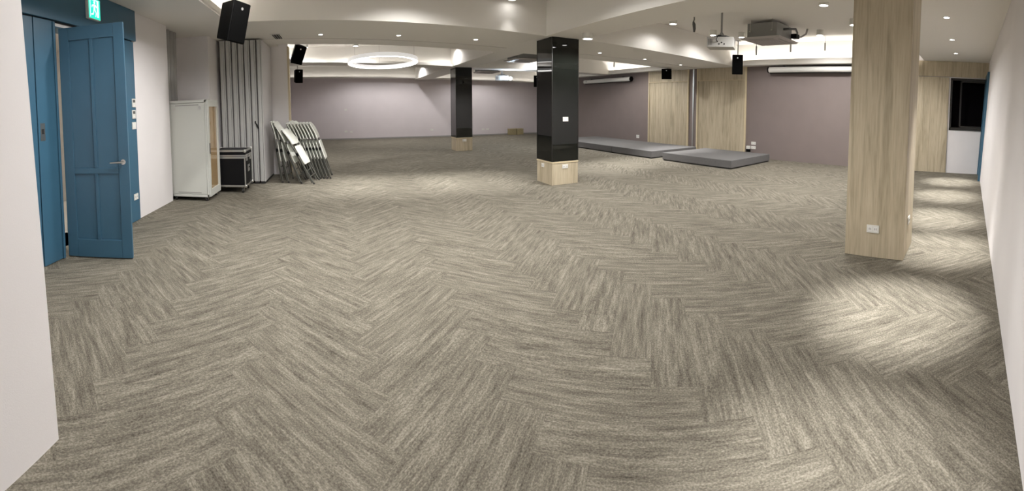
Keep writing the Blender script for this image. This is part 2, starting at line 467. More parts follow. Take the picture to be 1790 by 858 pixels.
# ledges on the cross beam faces
struct('ceiling_soffit', 'slim lit ledge at the foot of the far beam face', MB().hexa(
    [(-1.3,12.42,zs(-1.3)),(3.68,12.42,ZS),(3.68,12.65,ZS),(-1.3,12.65,zs(-1.3))], [(-1.3,12.42,zs(-1.3)+.02),(3.68,12.42,ZS+.02),(3.68,12.65,ZS+.02),(-1.3,12.65,zs(-1.3)+.02)]).hexa(
    [(-1.3,12.42,zs(-1.3)+.02),(3.68,12.42,ZS+.02),(3.68,12.44,ZS+.02),(-1.3,12.44,zs(-1.3)+.02)], [(-1.3,12.42,zs(-1.3)+.07),(3.68,12.42,ZS+.07),(3.68,12.44,ZS+.07),(-1.3,12.44,zs(-1.3)+.07)]), 'ceil')
tag(MB().hexa([(-1.2,12.50,zs(-1.2)+.022),(3.6,12.50,ZS+.026),(3.6,12.52,ZS+.026),(-1.2,12.52,zs(-1.2)+.022)], [(-1.2,12.50,zs(-1.2)+.032),(3.6,12.50,ZS+.036),(3.6,12.52,ZS+.036),(-1.2,12.52,zs(-1.2)+.032)]).build('led_strip', 'led_soft'),
    'glowing strip washing the far beam face behind the ring lamp', 'light', 'cove light strips')

struct('baseboard_back', 'low grey skirting along the lilac wall', MB().box(-2.3, 10.5, YB-.015, YB-.0005, 0, .06), 'pipe')

for x0, x1, z, lab, l2 in ((-2.29, 3.67, 2.80, 'added slim ledge for the fill strip above the left part of the lilac wall', 'added fill strip brightening the beam above the left part of the lilac wall'),
                           (4.43, 10.15, 2.665, 'added slim ledge for the fill strip above the right part of the lilac wall', 'added fill strip brightening the beam above the right part of the lilac wall')):
    k = -.26/12.8  # ledges and soft strips here are added to brighten the cream beam
    zz0, zz1 = 2.92 + k*(x0+2.3), 2.92 + k*(x1+2.3)
    struct('ceiling_soffit', lab, MB().hexa([(x0,18.34,zz0),(x1,18.34,zz1),(x1,18.549,zz1),(x0,18.549,zz0)], [(x0,18.34,zz0+.015),(x1,18.34,zz1+.015),(x1,18.549,zz1+.015),(x0,18.549,zz0+.015)]).hexa(
        [(x0,18.34,zz0+.015),(x1,18.34,zz1+.015),(x1,18.355,zz1+.015),(x0,18.355,zz0+.015)], [(x0,18.34,zz0+.04),(x1,18.34,zz1+.04),(x1,18.355,zz1+.04),(x0,18.355,zz0+.04)]), 'ceil')
    tag(MB().hexa([(x0+.05,18.40,zz0+.017),(x1-.05,18.40,zz1+.018),(x1-.05,18.42,zz1+.018),(x0+.05,18.42,zz0+.017)], [(x0+.05,18.40,zz0+.027),(x1-.05,18.40,zz1+.028),(x1-.05,18.42,zz1+.028),(x0+.05,18.42,zz0+.027)]).build('led_strip', 'led_soft'), l2, 'light', 'cove light strips')

# ================================================================ COLUMNS
def glass_column(x0, x1, y0, y1, label, zt):
    t = thing('column', label, 'column', ((x0+x1)/2, (y0+y1)/2, 0))
    hx, hy = (x1-x0)/2, (y1-y0)/2; zb = 0.42
    MB().box(-hx+.015, hx-.015, -hy+.015, hy-.015, 0, zt).build('core', 'dark_gap', t)
    for sx in (-1, 1):
        MB().box(*(sorted((sx*(hx-.012), sx*hx))), -hy+.006, hy-.006, zb+.03, zt-.005).build('glass_panel', 'glass_black', t)
        MB().box(*(sorted((sx*(hx-.014), sx*hx))), -hy, hy, 0.004, zb-.008).build('base_panel', 'wood_v', t)
    for sy in (-1, 1):
        MB().box(-hx+.006, hx-.006, *(sorted((sy*(hy-.012), sy*hy))), zb+.03, zt-.005).build('glass_panel', 'glass_black', t)
        MB().box(-hx+.0145, hx-.0145, *(sorted((sy*(hy-.014), sy*hy))), 0.004, zb-.008).build('base_panel', 'wood_v', t)
    e = .008
    MB().box(-hx-e, hx+e, -hy-e, hy+e, zb-.006, zb+.022).build('base_trim', 'trim_wood', t, bevel=.003)
    for sx in (-1, 1):
        for sy in (-1, 1):
            MB().box(sx*hx-.006, sx*hx+.006, sy*hy-.006, sy*hy+.006, zb+.024, zt-.004).build('corner_strip', 'win_frame', t)
    return t
glass_column(3.79, 4.37, 6.42, 7.00, 'near black glass column with a light wood base and white switch', ZS)
glass_column(3.86, 4.42, 12.70, 13.27, 'far black glass column with a light wood base', ZS)
t = thing('column', 'large square column fully clad in light oak', 'column', (4.305, 0.93, 0))
for sx in (-1, 1):
    MB().box(*(sorted((sx*.28, sx*.295))), -.31, .31, 0.004, 2.899).build('wood_panel', 'wood_v', t, bevel=.002)
for sy in (-1, 1):
    MB().box(-.28, .28, *(sorted((sy*.295, sy*.31))), 0.004, 2.899).build('wood_panel', 'wood_v', t, bevel=.002)
MB().box(-.279, .279, -.294, .294, 0, 2.89).build('core', 'dark_gap', t)

# ================================================================ DOOR
d = tag(thing('door_1', 'blue panelled door standing ajar in a blue surround', None, (XL, 3.33, 0)), kind='structure')
def dpart(name, y0, y1, z0, z1, x1=0.03, x0=0.001, m='blue', bevel=.003):
    return MB().box(x0, x1, y0 - 3.33, y1 - 3.33, z0, z1).build(name, m, d, bevel=bevel)
ztop = zs(XL) - 0.004
dpart('header_panel', 2.55, 5.13, 2.55, ztop, 0.045)
dpart('side_panel', 2.55, 2.99, 0.006, 2.535)
dpart('jamb', 3.0, 3.325, 0.006, 2.535, 0.035)
dpart('shadow_gap', 2.6, 5.05, 2.533, 2.552, 0.012, m='dark_gap', bevel=0)
dpart('jamb', 4.095, 4.20, 0.006, 2.535, 0.035)
dpart('side_panel', 4.21, 5.07, 0.006, 2.535)
dpart('stop', 3.29, 3.326, 0.006, 2.53, 0.05, 0.036)
sp = dpart('strike_plate', 3.03, 3.10, 1.28, 1.46, 0.037, 0.0352, 'steel', 0)
MB().box(.0372, .0385, -.285, -.245, 1.35, 1.40).build('keyhole', 'dark_gap', sp)
# lining of the opening
ln = MB().box(-.2, -.001, -.012, -.0005, 0, 2.5).box(-.2, -.001, .76, .772, 0, 2.5).box(-.2, -.001, 0, .76, 2.488, 2.4995)
ln.build('lining', 'blue', d)
# the leaf, hinged at y = 3.33 and swung about 70 degrees into the hall
leaf = bpy.data.objects.new('leaf', None); COL.objects.link(leaf); leaf.parent = d
leaf.location = (0.032, 0.088, 0); leaf.rotation_euler.z = R(19)     # local x along the leaf
LW, LH, LTk = 0.705, 2.46, 0.045
def leafbox(name, x0, x1, z0, z1, y0=-LTk, y1=0.0, m='blue', bevel=.004):
    return MB().box(x0, x1, y0, y1, z0, z1).build(name, m, leaf, bevel=bevel)
st = .11
leafbox('stile', 0, st, .012, LH); leafbox('stile', LW-st, LW, .012, LH)
leafbox('rail', st, LW-st, LH-.14, LH); leafbox('rail', st, LW-st, .012, .20); leafbox('rail', st, LW-st, .90, .96)
leafbox('stile', LW/2-.018, LW/2+.018, .96, LH-.14); leafbox('stile', LW/2-.018, LW/2+.018, .20, .90)
for (x0, x1) in ((st, LW/2-.018), (LW/2+.018, LW-st)):
    for (z0, z1) in ((.20, .90), (.96, LH-.14)):
        leafbox('panel', x0, x1, z0, z1, -LTk+.016, -.016, bevel=0)
hd = MB()
hd.lathe([(.004,0),(.026,0),(.026,.010),(.004,.010)], 20)
hm = hd.mesh('handle_rose', True)
for sgn in (-1, 1):
    h = MB()
    y0 = -LTk - .0005 if sgn < 0 else .0005
    h.tube([(LW-.06, y0, 1.02), (LW-.06, y0 + sgn*.010, 1.02)], .027, 18)
    h.tube([(LW-.06, y0 + sgn*.010, 1.02), (LW-.06, y0 + sgn*.05, 1.02)], .010, 12)
    h.tube([(LW-.055, y0 + sgn*.05, 1.02), (LW-.10, y0 + sgn*.052, 1.021), (LW-.19, y0 + sgn*.05, 1.017)], [.011, .010, .008], 12)
    h.build('lever_handle', 'steel', leaf, smooth=True)
for z in (.3, 1.35, 2.2):
    MB().tube([(-.012, .005, z-.05), (-.012, .005, z+.05)], .008, 10).build('hinge', 'steel', leaf)
# the lit corridor behind the door
hall = MB().box(-4.7, -4.6, 1.6, 6.0, 0, 2.7)
struct('wall_corridor', 'pale corridor wall glimpsed through the door gap', hall, 'hall_wall')
struct('wall_corridor_side', 'pale side walls of the corridor behind the blue door', MB().box(-4.6, -2.99, 1.5, 1.6, 0, 2.7).box(-4.6, -2.99, 6.0, 6.1, 0, 2.7), 'hall_wall')
struct('ceiling_corridor', 'corridor ceiling behind the blue door', MB().box(-4.7, -2.99, 1.5, 6.1, 2.7, 2.8), 'hall_wall')
struct('floor_corridor', 'pale corridor floor behind the blue door', MB().box(-4.7, -2.985, 1.5, 6.1, -0.05, 0.0), 'hall_wall')
cl = thing('added_corridor_light', 'added unseen light brightening the corridor behind the blue door', 'light', (-3.8, 3.9, 2.7))  # unseen helper lamp, added so the corridor shows bright through the door gap
MB().box(-.3, .3, -.3, .3, -.03, -.002).build('frame', 'plastic', cl)
MB().box(-.27, .27, -.27, .27, -.036, -.031).build('diffuser', 'hall_fill', cl)

# exit sign
t = thing('exit_sign', 'glowing green exit sign with a running figure above the blue door', 'sign', (XL + .046, 4.03, 2.66))
MB().box(0, .045, -.125, .125, 0, .25).build('housing', 'plastic', t, bevel=.003)
MB().box(.0455, .047, -.118, .118, .007, .243).build('face', 'sign_green', t)
fg = MB()
fx0, fx1 = .0472, .0480
fg.box(fx0, fx1, -.095, -.085, .02, .23).box(fx0, fx1, .05, .085, .03, .225).box(fx0, fx1, -.095, .085, .222, .232)
def quad(p):    # little polygon in the sign face (y, z)
    fg.prism([(y, z) for y, z in p], 'x', fx0, fx1)
quad([(.0+.02*math.cos(a), .20+.018*math.sin(a)) for a in [i*math.pi/6 for i in range(12)]])
quad([(-.02,.175),(.02,.18),(.012,.115),(-.022,.11)])
quad([(.015,.18),(.055,.15),(.048,.14),(.012,.16)]); quad([(-.015,.178),(-.055,.165),(-.06,.135),(-.05,.135),(-.045,.155),(-.012,.16)])
quad([(.012,.118),(.04,.075),(.022,.03),(.01,.035),(.024,.075),(-.004,.112)])
quad([(-.004,.115),(-.022,.11),(-.035,.07),(-.075,.06),(-.075,.045),(-.028,.052)])
fg.build('pictogram', 'sign_white', t)
MB().box(.0, .03, -.05, .05, .2505, .28).build('bracket', 'plastic', t)

# ================================================================ small wall fittings
def plate(label, loc, normal, w=.12, h=.075, kind='outlet', group='wall outlets'):
    """normal: 'x+','x-','y-' ; loc is the plate's centre on the wall surface"""
    rz = {'y-': 0.0, 'x+': R(90), 'x-': R(-90)}[normal]
    nm = {'outlet': 'wall_outlet', 'switch': 'light_switch', 'thermo': 'thermostat'}[kind]
    t = thing(nm, label, {'outlet': 'outlet', 'switch': 'switch', 'thermo': 'thermostat'}[kind], loc, rz, group if kind == 'outlet' else None)
    MB().box(-w/2, w/2, -.010, -.0005, -h/2, h/2).build('plate', 'plastic', t, bevel=.002)
    if kind == 'outlet':
        for sx in ((-w*.22, w*.22) if w > .09 else (0,)):
            so = MB().box(sx-w*.16, sx+w*.16, -.0125, -.0102, -h*.3, h*.3).build('socket', 'screen_case', t)
            MB().box(sx-.010, sx-.006, -.0132, -.0126, -.01, .012).box(sx+.006, sx+.010, -.0132, -.0126, -.01, .012).build('slot', 'dark_gap', so)
    elif kind == 'switch':
        for sx in (-w*.22, w*.22):
            MB().box(sx-w*.18, sx+w*.18, -.0135, -.0102, -h*.32, h*.32).build('rocker', 'screen_case', t, bevel=.001)
    else:
        MB().box(-w*.3, w*.3, -.0125, -.0102, h*.05, h*.38).build('display', 'proj_dark', t)
        MB().box(-w*.25, w*.25, -.0125, -.0102, -h*.35, -h*.2).build('button', 'screen_case', t)
    return t
bx = XL + .031
plate('upper of the two white thermostats beside the blue door', (bx, 5.0, 1.67), 'x+', .10, .12, 'thermo')
plate('lower of the two white thermostats beside the blue door', (bx, 4.99, 1.51), 'x+', .10, .12, 'thermo')
plate('white rocker switch below the thermostats beside the blue door', (bx, 4.98, 1.35), 'x+', .11, .10, 'switch')
plate('white outlet low on the blue panel beside the door', (bx, 4.95, .35), 'x+', .12, .085)
plate('white switch on the front of the near black column', (4.08, 6.419, 1.24), 'y-', .12, .085, 'switch')
plate('white outlet on the wood base front of the near black column', (4.075, 6.419, .345), 'y-', .13, .075)
plate('white outlet on the wood base left side of the near black column', (3.789, 6.76, .345), 'x-', .10, .075)
plate('white outlet on the wood base of the far black column', (4.14, 12.699, .355), 'y-', .14, .08)
plate('white double outlet on the front of the oak column', (4.009, 0.945, .30), 'x-', .13, .08)
plate('white outlet on the narrow right side of the oak column', (4.26, .619, .36), 'y-', .11, .08)
plate('small white plate at chest height on the lilac wall', (.42, YB-.001, 1.40), 'y-', .12, .08)
plate('left of two low outlets on the lilac wall below the chest-high plate', (.40, YB-.001, .38), 'y-', .13, .08)
plate('right of two low outlets on the lilac wall below the chest-high plate', (.66, YB-.001, .35), 'y-', .12, .08)
plate('lone low outlet on the lilac wall left of the far column', (4.53, YB-.001, .35), 'y-', .14, .08)
plate('left of two low outlets on the lilac wall right of the far column', (7.18, YB-.001, .30), 'y-', .13, .08)
plate('right of two low outlets on the lilac wall right of the far column', (7.42, YB-.001, .30), 'y-', .13, .08)
plate('white outlet on the brown wall above the left platform', (XR-.001, 11.35, .33), 'x-', .16, .12)
plate('upper white outlet on the brown wall beside the right platform', (XR-.001, 6.24, .44), 'x-', .16, .09)
plate('lower white outlet on the brown wall beside the right platform', (XR-.001, 6.24, .31), 'x-', .16, .09)
t = thing('power_adapter', 'black and white power adapter hanging by the lower outlet on the brown wall', 'adapter', (XR-.03, 6.40, .26))
MB().box(-.04, .028, -.06, .06, .0, .09).build('white_body', 'plastic', t, bevel=.004)
MB().box(-.04, .028, -.06, .06, -.09, -.001).build('black_body', 'black', t, bevel=.004)

# ================================================================ LEFT: rack, case, partition, curtain
t = thing('rack_cabinet', 'tall pale grey rack cabinet on castors with a glazed door', 'cabinet', (-2.47, 6.66, 0))
hx, hy, z0, z1 = .335, .30, .07, 1.71
b = MB()
fr = .03
for sx in (-1, 1):
    for sy in (-1, 1):
        b.box(*(sorted((sx*hx, sx*(hx-fr)))), *(sorted((sy*hy, sy*(hy-fr)))), z0, z1)
b.box(-hx, hx, -hy, hy, z0, z0+.045).box(-hx, hx, -hy, hy, z1-.045, z1)
b.build('frame', 'rack', t, bevel=.004)
p = MB().box(-hx+.032, hx-.032, -hy+.004, -hy+.012, z0+.05, z1-.05).build('side_panel', 'rack', t, bevel=.003)
for z in (z1-.085, z0+.075):
    MB().box(-.22, .20, -hy+.001, -hy+.0035, z-.006, z+.006).build('fold_line', 'pipe', p)
for x in (-.24, .22):
    MB().box(x-.018, x+.018, -hy-.001, -hy+.0035, z1-.16, z1-.11).build('lock', 'steel', p)
MB().box(-hx+.032, hx-.032, hy-.012, hy-.004, z0+.05, z1-.05).build('side_panel', 'rack', t)
MB().box(-hx+.004, -hx+.012, -hy+.032, hy-.032, z0+.05, z1-.05).build('back_panel', 'rack', t)
dr = MB()
a0, a1 = -hy+.004, hy-.004
for (y0, y1, q0, q1) in ((a0, a0+.075, z0+.01, z1-.01), (a1-.075, a1, z0+.01, z1-.01), (a0+.075, a1-.075, z0+.01, z0+.13), (a0+.075, a1-.075, z1-.12, z1-.01)):
    dr.box(hx+.001, hx+.028, y0, y1, q0, q1)
door = dr.build('door', 'rack', t, bevel=.003)
MB().box(hx+.010, hx+.014, a0+.075, a1-.075, z0+.13, z1-.12).build('pane', 'pane', door)
MB().box(hx-.008, hx-.001, a0+.07, a1-.07, z0+.10, z1-.09).build('backing_sheet', 'rack_in', t)
MB().box(hx+.0285, hx+.038, a0+.022, a0+.052, .80, .98).build('handle', 'proj_dark', door, bevel=.003)
def castor(parent, x, y, zt, r=.028):
    c = MB().box(x-.022, x+.022, y-.022, y+.022, zt-.008, zt).box(x-.020, x-.016, y-.014, y+.014, r*.8, zt-.008).box(x+.016, x+.020, y-.014, y+.014, r*.8, zt-.008)
    o = c.build('castor', 'steel', parent)
    MB().tube([(x-.014, y, r), (x+.014, y, r)], r, 16).build('wheel', 'rubber', o, smooth=True)
for sx in (-1, 1):
    for sy in (-1, 1): castor(t, sx*.28, sy*.245, z0)

t = thing('flight_case', 'black flight case with aluminium edges and castors beside the rack cabinet', 'case', (-1.97, 7.35, 0))
hx, hy, z0, zm, z1 = .30, .275, .12, .67, .785
MB().box(-hx, hx, -hy, hy, z0, zm-.012).build('body', 'case_black', t, bevel=.003)
MB().box(-hx, hx, -hy, hy, zm+.012, z1).build('lid', 'case_black', t, bevel=.003)
e = .016
def edge(x0,x1,y0,y1,a,b_): MB().box(x0,x1,y0,y1,a,b_).build('edge_rail', 'alu', t, bevel=.003)
for (za, zb_) in ((z0-.006, z0+.03), (zm-.035, zm-.004), (zm+.004, zm+.03), (z1-.03, z1+.006)):
    for sy in (-1, 1): edge(-hx-.006, hx+.006, *(sorted((sy*(hy-e), sy*(hy+.006)))), za, zb_)
    for sx in (-1, 1): edge(*(sorted((sx*(hx-e), sx*(hx+.0061)))), -hy, hy, za, zb_)
for sx in (-1, 1):
    for sy in (-1, 1):
        edge(*(sorted((sx*(hx-e), sx*(hx+.0055)))), *(sorted((sy*(hy-e), sy*(hy+.0055)))), z0, zm-.012)
        for z in (z0+.012, z1-.012):
            bm_ = MB(); bm_.lathe([(.006,-.03),(.026,-.022),(.034,0),(.026,.022),(.006,.03)], 14, (sx*hx, sy*hy, z)); bm_.build('ball_corner', 'alu', t, smooth=True)
for y in (-.14, .14):
    MB().box(hx+.001, hx+.012, y-.045, y+.045, zm-.09, zm+.035).build('latch', 'alu', t, bevel=.004)
hn = MB().box(hx+.001, hx+.008, -.075, .075, .37, .50).build('handle_dish', 'alu', t, bevel=.003)
MB().tube([(hx+.02, -.05, .45), (hx+.02, .05, .45)], .009, 10).build('handle_grip', 'rubber', hn)
for sx in (-1, 1):
    for sy in (-1, 1): castor(t, sx*.235, sy*.215, z0-.006, .045)

# stacked operable-wall panels
npan = 7; px0 = -2.36; pw = (-1.46 - px0) / npan
for i in range(npan):
    x0 = px0 + i*pw; xc = x0 + pw/2
    last = i == npan-1
    t = thing('partition_panel', ['grey-edged folding partition panel tucked against the white pier', 'second partition panel from the white pier', 'third partition panel from the white pier',
              'fourth partition panel from the white pier', 'fifth partition panel from the white pier', 'sixth partition panel from the white pier',
              'outermost partition panel with its white face turned to the folding chairs'][i], 'partition', (xc, 8.0, 0), group='stacked partition panels')
    hw = pw/2 - .013; zt = zs(xc) - .03
    MB().box(-hw, hw, .03, 1.14, .05, zt).build('leaf_board', 'panel_white', t, bevel=.002)
    MB().box(-hw, hw*.42, 0, .03, .05, zt).build('edge_profile', 'grey_alu', t, bevel=.012)
    MB().box(hw*.50, hw, .008, .03, .05, zt).build('edge_lip', 'grey_alu', t, bevel=.004)
    MB().box(hw*.40, hw*.52, .015, .0298, .05, zt).build('edge_groove', 'dark_gap', t)
    MB().box(-hw*.9, hw*.9, .02, 1.12, .006, .049).build('bottom_seal', 'rubber', t)
    MB().tube([(0, .3, zt), (0, .3, zt+.05)], .012, 8).build('hanger', 'steel', t)
    if i == npan-2:
        MB().tube([(hw*.2, -.004, 1.28), (hw*.2, -.02, 1.25), (hw*.9, -.02, 1.20), (hw*1.3, -.012, 1.13)], .012, 8).build('handle', 'black', t, smooth=True)

t = thing('folding_curtain', 'grey pleated folding curtain gathered in the niche behind the rack cabinet', 'curtain', (-2.92, 6.70, 0))
for k in range(4):
    y = -.24 + k*.15
    zt = zs(-2.95) - .01
    pts = [(-.05 + .02*math.sin(k*2.1), y, .02), (.0 + .025*math.sin(k*1.3), y+.01, 1.0), (.0, y + .012*((-1)**k), 2.0), (.01, y, zt)]
    MB().tube(pts, [.07, .066, .06, .058], 14).build('pleat', 'curtain', t, smooth=True)
MB().box(-.08, .08, -.32, .32, 0.0, .019).build('bottom_rail', 'rubber', t)

# ceiling air vent over the partition
t = thing('ceiling_vent', 'slim slotted air vent in the beam above the folding partition', 'vent', (-1.12, 8.08, 0))
zz = zs(-1.12)
v = MB()
v.box(-.10, -.075, -.52, .05, zz-.018, zz-.004).box(.075, .10, -.52, .05, zz-.018, zz-.004).box(-.075, .075, -.52, -.50, zz-.018, zz-.004).box(-.075, .075, .03, .05, zz-.018, zz-.004)
v.build('frame', 'plastic', t)
MB().box(-.074, .074, -.499, .029, zz-.008, zz-.0045).build('backing', 'dark_gap', t)
for k in range(3):
    x = -.045 + k*.045
    MB().box(x-.006, x+.006, -.498, .028, zz-.017, zz-.009).build('slat', 'pipe', t)

# ================================================================ FOLDING CHAIRS
def make_chair():
    t = thing('folding_chair', 'x', 'chair', group='folded white chairs leaning by the partition')
    W2, H = .215, 1.17
    for sy in (-1, 1):
        y = sy*W2
        MB().tube([(.0, y, .012), (-.006, y, .55), (-.012, y*.98, .95), (-.05, y*.9, H)], .0125, 8).build('front_leg', 'chair_grey', t, smooth=True)
        MB().tube([(-.035, y*.86, .04), (-.032, y*.86, .45), (-.024, y*.88, .80)], .0115, 8).build('rear_leg', 'chair_grey', t, smooth=True)
        MB().tube([(0, y, 0), (0, y, .03)], .016, 8).build('foot_cap', 'rubber', t)
        MB().box(-.03, .012, y-.012, y+.012, .60, .66).build('hinge_bracket', 'black', t)
    for z, x, f in ((.16, -.002, 1), (.28, -.033, .86), (.70, -.026, .86)):
        MB().tube([(x, -W2*f, z), (x, W2*f, z)], .009, 8).build('crossbar', 'chair_grey', t, smooth=True)
    # backrest: curved white shell with rounded top
    n, m_ = 8, 5
    mb = MB()
    for side in (0, 1):
        for j in range(m_+1):
            f = j/m_; z = .84 + f*.36
            hw = (.235 if f < .75 else .235 - .07*((f-.75)/.25)**1.5)
            for i in range(n+1):
                y = -hw + 2*hw*i/n
                x = .020 - .055*f**2 - .02*(1-(y/.235)**2) + (.0 if side == 0 else -.016)
                mb.v.append((x, y, z))
    k = (n+1)*(m_+1)
    def ix(s_, j, i): return s_*k + j*(n+1) + i
    for j in range(m_):
        for i in range(n):
            mb.f.append((ix(0,j,i), ix(0,j,i+1), ix(0,j+1,i+1), ix(0,j+1,i)))
            mb.f.append((ix(1,j,i), ix(1,j+1,i), ix(1,j+1,i+1), ix(1,j,i+1)))
    for i in range(n):
        mb.f.append((ix(0,0,i), ix(1,0,i), ix(1,0,i+1), ix(0,0,i+1))); mb.f.append((ix(0,m_,i), ix(0,m_,i+1), ix(1,m_,i+1), ix(1,m_,i)))
    for j in range(m_):
        mb.f.append((ix(0,j,0), ix(0,j+1,0), ix(1,j+1,0), ix(1,j,0))); mb.f.append((ix(0,j,n), ix(1,j,n), ix(1,j+1,n), ix(0,j+1,n)))
    mb.build('backrest', 'chair_white', t, smooth=True)
    s_ = MB()
    prof = [(-.19,.40),(-.21,.44),(-.21,.74),(-.18,.79),(.18,.79),(.21,.74),(.21,.44),(.19,.40)]
    s_.prism(prof, 'x', .014, .034)
    s_.build('seat', 'chair_white', t, bevel=.005)
    return t
chair0 = make_chair()
used = [False]
def place_chair(x, y, rz, lean, label, group):
    if used[0]: o = copy_tree(chair0)
    else: o = chair0; used[0] = True
    o.rotation_euler = (Matrix.Rotation(R(rz), 3, 'Z') @ Matrix.Rotation(R(-lean), 3, 'Y')).to_euler()
    o.scale = (1.07, 1.07, 1.07); o.location = (x, y, 0.004); o['label'] = label; o['group'] = group
rows = ['outermost, rightmost folded white chair of the long row', 'second folded chair from the right end of the long row', 'third folded chair from the right end of the long row',
        'fourth folded chair from the right end of the long row', 'fifth folded chair from the right end of the long row', 'sixth folded chair from the right end of the long row',
        'seventh folded chair from the right end of the long row', 'innermost folded chair of the long row against the wood edge strip']
for i in range(8):
    place_chair(-.15 - .070*i, 8.74 + .004*i, -3, 18, rows[i], 'long row of folded chairs')
for x, y, rz, l, lab in ((-1.12, 8.36, -4, 8, 'folded chair standing flattest against the white partition face'), (-.99, 8.33, -5, 11, 'second folded chair from the white partition face'),
                         (-.71, 8.22, -6, 22, 'third folded chair from the white partition face, tilted further'), (-.44, 8.14, -10, 29, 'front folded chair tilted furthest, with its white seat showing')):
    place_chair(x, y, rz, l, lab, 'near group of folded chairs')
place_chair(-.70, 9.14, -8, 14, 'left of two folded chairs whose white tops rise behind the long row', 'folded chairs at the back')
place_chair(-.60, 9.13, -8, 15, 'right of two folded chairs whose white tops rise behind the long row', 'folded chairs at the back')

# ================================================================ BROWN WALL: wood doors, screens
def wood_unit(name, y0, y1, label):
    d = tag(thing(name, label, None, (XR, (y0+y1)/2, 0)), kind='structure')
    h = (y1-y0)/2
    MB().box(-.05, -.001, -h, -h+.05, 0.0, ZS-.004).build('frame', 'trim_wood', d, bevel=.002)
    MB().box(-.05, -.001, h-.05, h, 0.0, ZS-.004).build('frame', 'trim_wood', d, bevel=.002)
    MB().box(-.05, -.001, -h+.05, h-.05, 2.37, ZS-.004).build('header_panel', 'wood_v', d)
    MB().box(-.05, -.001, -h+.05, h-.05, 2.352, 2.369).build('head_rail', 'trim_wood', d)
    n = 4; w_ = (2*h-.1)/n
    for i in range(n):
        a = -h+.05+i*w_
        MB().box(-.018, -.001, a+.0015, a+w_-.0015, .008, 2.35).build('door_board', 'wood_v', d)
wood_unit('door_2', 8.82, 10.76, 'left of two wide light wood sliding doors in the brown wall')
wood_unit('door_3', 6.53, 8.46, 'right of two wide light wood sliding doors in the brown wall')
struct('trim_2', 'silver vertical strip between the two wood doors', MB().box(XR-.02, XR-.001, 8.60, 8.66, 0, ZS-.004), 'alu')

def screen(label, y0, y1, z, tilt=0.0, x=10.36):
    t = thing('projection_screen', label, 'screen', (x, (y0+y1)/2, z))
    h = (y1-y0)/2
    prof = [(.085*math.cos(a), .085*math.sin(a)) for a in [i*math.pi/8 for i in range(16)]]
    MB().prism(prof, 'y', -h+.04, h-.04).build('casing', 'screen_case', t, smooth=True)
    for s_ in (-1, 1):
        MB().prism([(u*1.06, v*1.06) for u, v in prof], 'y', *(sorted((s_*h, s_*(h-.039))))).build('end_cap', 'black' if s_ < 0 or 'far' not in label else 'plastic', t)
        MB().box(-.02, .135, s_*(h-.5)-.02, s_*(h-.5)+.02, .085, .11).build('bracket', 'black', t)
    MB().box(.0, .10, -h+.05, h-.05, .086, .098).build('mount_rail', 'black', t)
    MB().box(-.02, .02, -h+.06, h-.06, -.105, -.086).build('bottom_bar', 'black', t)
    MB().box(-.088, -.084, -h+.18, -h+.26, -.012, .012).build('badge', 'proj_dark', t) if 'far' not in label else MB().box(-.088, -.084, h-.26, h-.18, -.012, .012).build('badge', 'proj_dark', t)
screen('long white rolled-up projection screen on the brown wall partly behind the oak column', 2.0, 5.72, 2.625)
screen('white rolled-up projection screen on the far stretch of brown wall', 11.6, 14.7, 2.535)

# stage platforms
def platform(label, x0, x1, y0, y1, zt=.215):
    t = thing('stage_platform', label, 'platform', ((x0+x1)/2, (y0+y1)/2, 0), group='carpeted stage platforms')
    hx, hy = (x1-x0)/2-.003, (y1-y0)/2-.003
    MB().box(-hx, hx, -hy, hy, .03, zt).build('deck', 'stage', t, bevel=.008)
    MB().box(-hx+.02, hx-.02, -hy+.02, hy-.02, 0, .029).build('plinth', 'rubber', t)
platform('front half of the right-hand grey stage platform', 8.08, 9.16, 5.42, 7.72)
platform('rear half of the right-hand grey stage platform by the brown wall', 9.16, 10.03, 5.42, 7.72)
platform('nearest section of the long left grey stage platform', 8.06, 10.1, 8.14, 9.94)
platform('middle section of the long left grey stage platform', 8.06, 10.1, 9.94, 11.75)
platform('farthest section of the long left grey stage platform', 8.06, 10.1, 11.75, 13.5)

# woven boxes at the lilac wall
for x, lab in ((8.66, 'left of two tan woven boxes on the floor at the lilac wall'), (9.06, 'right of two tan woven boxes on the floor at the lilac wall')):
    t = thing('woven_box', lab, 'box', (x, 18.70, 0), group='woven boxes')
    MB().box(-.18, .18, -.16, .16, 0.003, .27).build('body', 'box', t, bevel=.012)
    MB().box(-.185, .185, -.165, .165, .271, .31).build('lid', 'box', t, bevel=.008)

# ================================================================ RIGHT: window wall
wd = tag(thing('window_1', 'black-framed casement window with dark night glass', None, (XR, .065, 1.12)), kind='structure')
y0, y1, z0, z1 = -.495, .495, 0.0, 1.35
f = MB()
f.box(-.02, .10, y0, y0+.06, z0, z1).box(-.02, .10, y1-.05, y1, z0, z1).box(-.02, .10, y0, y1, z0, z0+.07).box(-.02, .10, y0, y1, z1-.05, z1)
f.build('frame', 'win_frame', wd, bevel=.003)
s_ = MB()
a0, a1 = y0+.062, .24
s_.box(-.005, .045, a0, a0+.045, z0+.072, z1-.052).box(-.005, .045, a1-.04, a1, z0+.072, z1-.052).box(-.005, .045, a0, a1, z0+.072, z0+.115).box(-.005, .045, a0, a1, z1-.095, z1-.052)
sash = s_.build('sash', 'win_frame', wd)
MB().box(.018, .024, a0+.045, a1-.04, z0+.115, z1-.095).build('pane', 'pane', sash)
MB().box(.055, .061, .20, y1-.05, z0+.07, z1-.05).build('pane', 'pane', wd)
hn = MB().box(-.02, -.006, a0+.008, a0+.034, .55, .70).tube([(-.03, a0+.02, .67), (-.045, a0+.02, .60), (-.04, a0+.025, .53)], .009, 8)
hn.build('handle', 'steel', sash)
